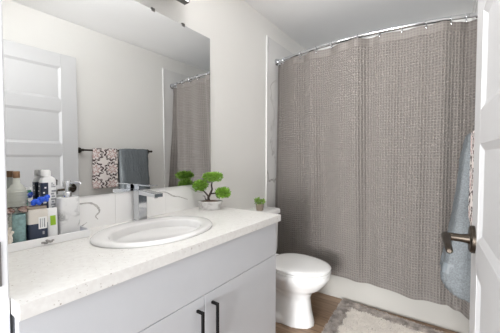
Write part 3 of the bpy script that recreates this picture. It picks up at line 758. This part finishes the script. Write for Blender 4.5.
# ------------------------------------------------------------------ towel bar and towels (right wall)
BZ = 1.28; BX_ = 1.425; y0, y1 = 1.195, 1.915
br_ = thing('towel_bar', (W, (y0+y1)/2, BZ), 'dark bronze towel bar on the right wall beyond the door', 'towel bar')
MB().tube([(BX_, y0-.012, BZ), (BX_, y1+.012, BZ)], .0085, 12).build('bar', 'bronze', br_, smooth=True)
for yy in (y0, y1):
    MB().tube([(W-.0002, yy, BZ), (W-.009, yy, BZ), (W-.012, yy, BZ)], [.026, .026, .022], 22).tube([(W-.011, yy, BZ), (W-.055, yy, BZ), (BX_-.012, yy, BZ)], [.011, .011, .012], 14).build('bracket', 'bronze', br_, smooth=True)
def towel(prof, y0, y1, ny, wob, seed, uvscale=True):
    """closed cross-section (x,z) swept along y with soft wobble"""
    rnd = random.Random(seed); rings = []; n = len(prof)
    a1, a2 = rnd.uniform(0, 6), rnd.uniform(0, 6)
    for i in range(ny+1):
        u = i/ny; e = 1-(2*abs(u-.5))**8
        yy = y0+(y1-y0)*u; ring = []
        for x, z in prof:
            t_ = max(0, min(1, (BZ-z)/.7))
            q = .8+.2*e
            xc = BX_
            ring.append((xc+(x-xc)*q + wob*t_*math.sin(5*u*2+a1+z*4), yy+.010*t_*math.sin(z*9+a2), z+ (1-e)*0.004*(-1 if z > 1.2 else 1)))
        rings.append(ring)
    return rings
def catmull(pts, sub=6):
    out = []; n = len(pts)
    for i in range(n):
        p0, p1, p2, p3 = [Vector((*pts[(i+k) % n], 0)) for k in (-1, 0, 1, 2)]
        for k in range(sub):
            t_ = k/sub; q = .5*((2*p1)+(p2-p0)*t_+(2*p0-5*p1+4*p2-p3)*t_**2+(3*p1-p0-3*p2+p3)*t_**3); out.append((q.x, q.y))
    return out
def addrel(o, size, strength, depth=2):
    tx_ = bpy.data.textures.new('terry', 'CLOUDS'); tx_.noise_scale = size; tx_.noise_depth = depth
    d = o.modifiers.new('terry', 'DISPLACE'); d.texture = tx_; d.strength = strength; d.mid_level = .5; d.texture_coords = 'GLOBAL'
# blue towel: outline as seen from its end, flaring towards the room at its foot
bp_ = [(BX_, BZ+.021), (BX_-.014, BZ+.012), (BX_-.032, 1.20), (BX_-.045, 1.05), (BX_-.062, .90), (BX_-.082, .76), (BX_-.098, .67), (BX_-.102, .64), (BX_-.096, .61),
       (BX_-.066, .572), (BX_-.02, .553), (BX_+.035, .555), (BX_+.056, .59), (BX_+.052, .8), (BX_+.040, 1.05), (BX_+.026, 1.22), (BX_+.014, BZ+.012)]
pr = catmull(bp_, 7)
tb_ = MB(); R_ = towel(pr, 1.555, 1.855, 40, .006, 4)
def endcap(r, yout):
    out = []
    n_ = len(r)
    for k_ in (.12, .4, .65, .84, .95):
        ring = []
        for j, p in enumerate(r):
            zc = p[2]; sx_c = BX_ + ((-.02 if zc < .8 else 0) if zc < 1.2 else 0)*(1-(zc-.55)/.65 if zc < 1.2 else 0)
            zz = .60 + (zc-.60)*(k_ if zc < .60 else 1) if zc < .62 else (1.29 - (1.29-zc)*1 if zc > 1.29 else zc)
            ring.append((sx_c+(p[0]-sx_c)*k_, p[1]-yout*math.sqrt(max(0, 1-k_*k_)), zz))
        out.append(ring)
    return out
tb_.loft(endcap(R_[0], .014) + R_ + endcap(R_[-1], -.014)[::-1], True)
o = tb_.build('bath_towel', ['blue_towel', 'blue_band', 'slate_towel', 'slate_band'], origin=(BX_, 1.71, BZ), smooth=True)
for p in o.data.polygons:
    zc = p.center.z + BZ
    p.material_index = (0 if p.center.y+1.71 < 1.562 else 2) + (1 if abs(zc-.68) < .02 and p.center.y+1.71 > 1.55 else 0)  # paler terry copy on the near end, slate on the rest
addrel(o, .009, .016)
tag(o, 'thick slate blue towel with paler edge hanging nearest the shower curtain', 'towel')
hp_ = [(BX_, BZ+.018), (BX_-.0105, BZ+.010), (BX_-.011, 1.20), (BX_-.011, 1.08), (BX_-.012, .97), (BX_-.010, .93), (BX_-.002, .915), (BX_+.010, .93), (BX_+.012, 1.05), (BX_+.012, 1.2), (BX_+.011, BZ+.012)]
pr = catmull(hp_, 7)
rings = towel(pr, 1.285, 1.522, 30, .006, 9)
tb_ = MB(); tb_.loft(rings, True)
o = tb_.build('hand_towel', 'damask', origin=(BX_, 1.435, BZ), smooth=True)
uv = o.data.uv_layers.new(name='UVMap')
for lp in o.data.loops:
    co = o.data.vertices[lp.vertex_index].co; uv.data[lp.index].uv = (co.y+1.435, co.z+BZ)
addrel(o, .012, .004)
tag(o, 'white towel with dark damask pattern and pink centres hanging on the bar', 'towel')

# ------------------------------------------------------------------ bath rug
RA, RB, RC, RD = Vector((.655, 2.305)), Vector((1.435, 2.235)), Vector((1.43, 1.62)), Vector((.675, 1.66))   # far left, far right, near right, near left
def rq(u, v): return (RA*(1-u)+RB*u)*(1-v) + (RD*(1-u)+RC*u)*v
rug = thing('bath_rug', (1.05, 1.95, 0), 'shaggy taupe bath rug with cream centre in front of the tub', 'rug')
def ringq(i, z):
    pts = []
    for k in range(80):
        a = 2*PI*k/80; ca, sa = math.cos(a), math.sin(a); e = .14
        u = .5+(.5-i)*math.copysign(abs(ca)**e, ca); v = .5+(.5-i)*math.copysign(abs(sa)**e, sa); p = rq(u, v); pts.append((p.x, p.y, z))
    return pts
MB().loft([ringq(.006, .0005), ringq(0, .004), ringq(0, .009), ringq(.012, .013)]).build('backing', 'rugback', rug, smooth=True)
rnd = random.Random(11)
def pile(n, test, ln, wd):
    mb = MB(); cnt = 0
    while cnt < n:
        u, v = rnd.uniform(.004, .996), rnd.uniform(.004, .996)
        if not test(u, v): continue
        cnt += 1; p = rq(u, v); b = Vector((p.x, p.y, .011))
        d = Vector((rnd.gauss(0, .45), rnd.gauss(0, .45), 1)).normalized(); l_ = ln*rnd.uniform(.7, 1.25)
        s_ = d.cross(Vector((rnd.uniform(-1, 1), rnd.uniform(-1, 1), .1))).normalized()*wd; s2 = d.cross(s_).normalized()*wd
        m_ = b + d*l_*.65
        mb.add([b-s_*.7, b+s_*.35+s2*.6, b+s_*.35-s2*.6, m_-s_, m_+s_*.5+s2*.85, m_+s_*.5-s2*.85, b+d*l_], [(0, 1, 4, 3), (1, 2, 5, 4), (2, 0, 3, 5), (3, 4, 6), (4, 5, 6), (5, 3, 6)])
    return mb
inn = lambda u, v: .115+.012*math.sin(v*37) < u < .885 and .15+.012*math.sin(u*41) < v < .85
o = pile(15000, lambda u, v: not inn(u, v), .019, .0024).build('border_pile', 'rugborder', rug); o['kind'] = 'stuff'; o['label'] = 'shaggy taupe border'
o = pile(17000, inn, .017, .0026).build('centre_pile', 'rugcentre', rug); o['kind'] = 'stuff'; o['label'] = 'cream centre'
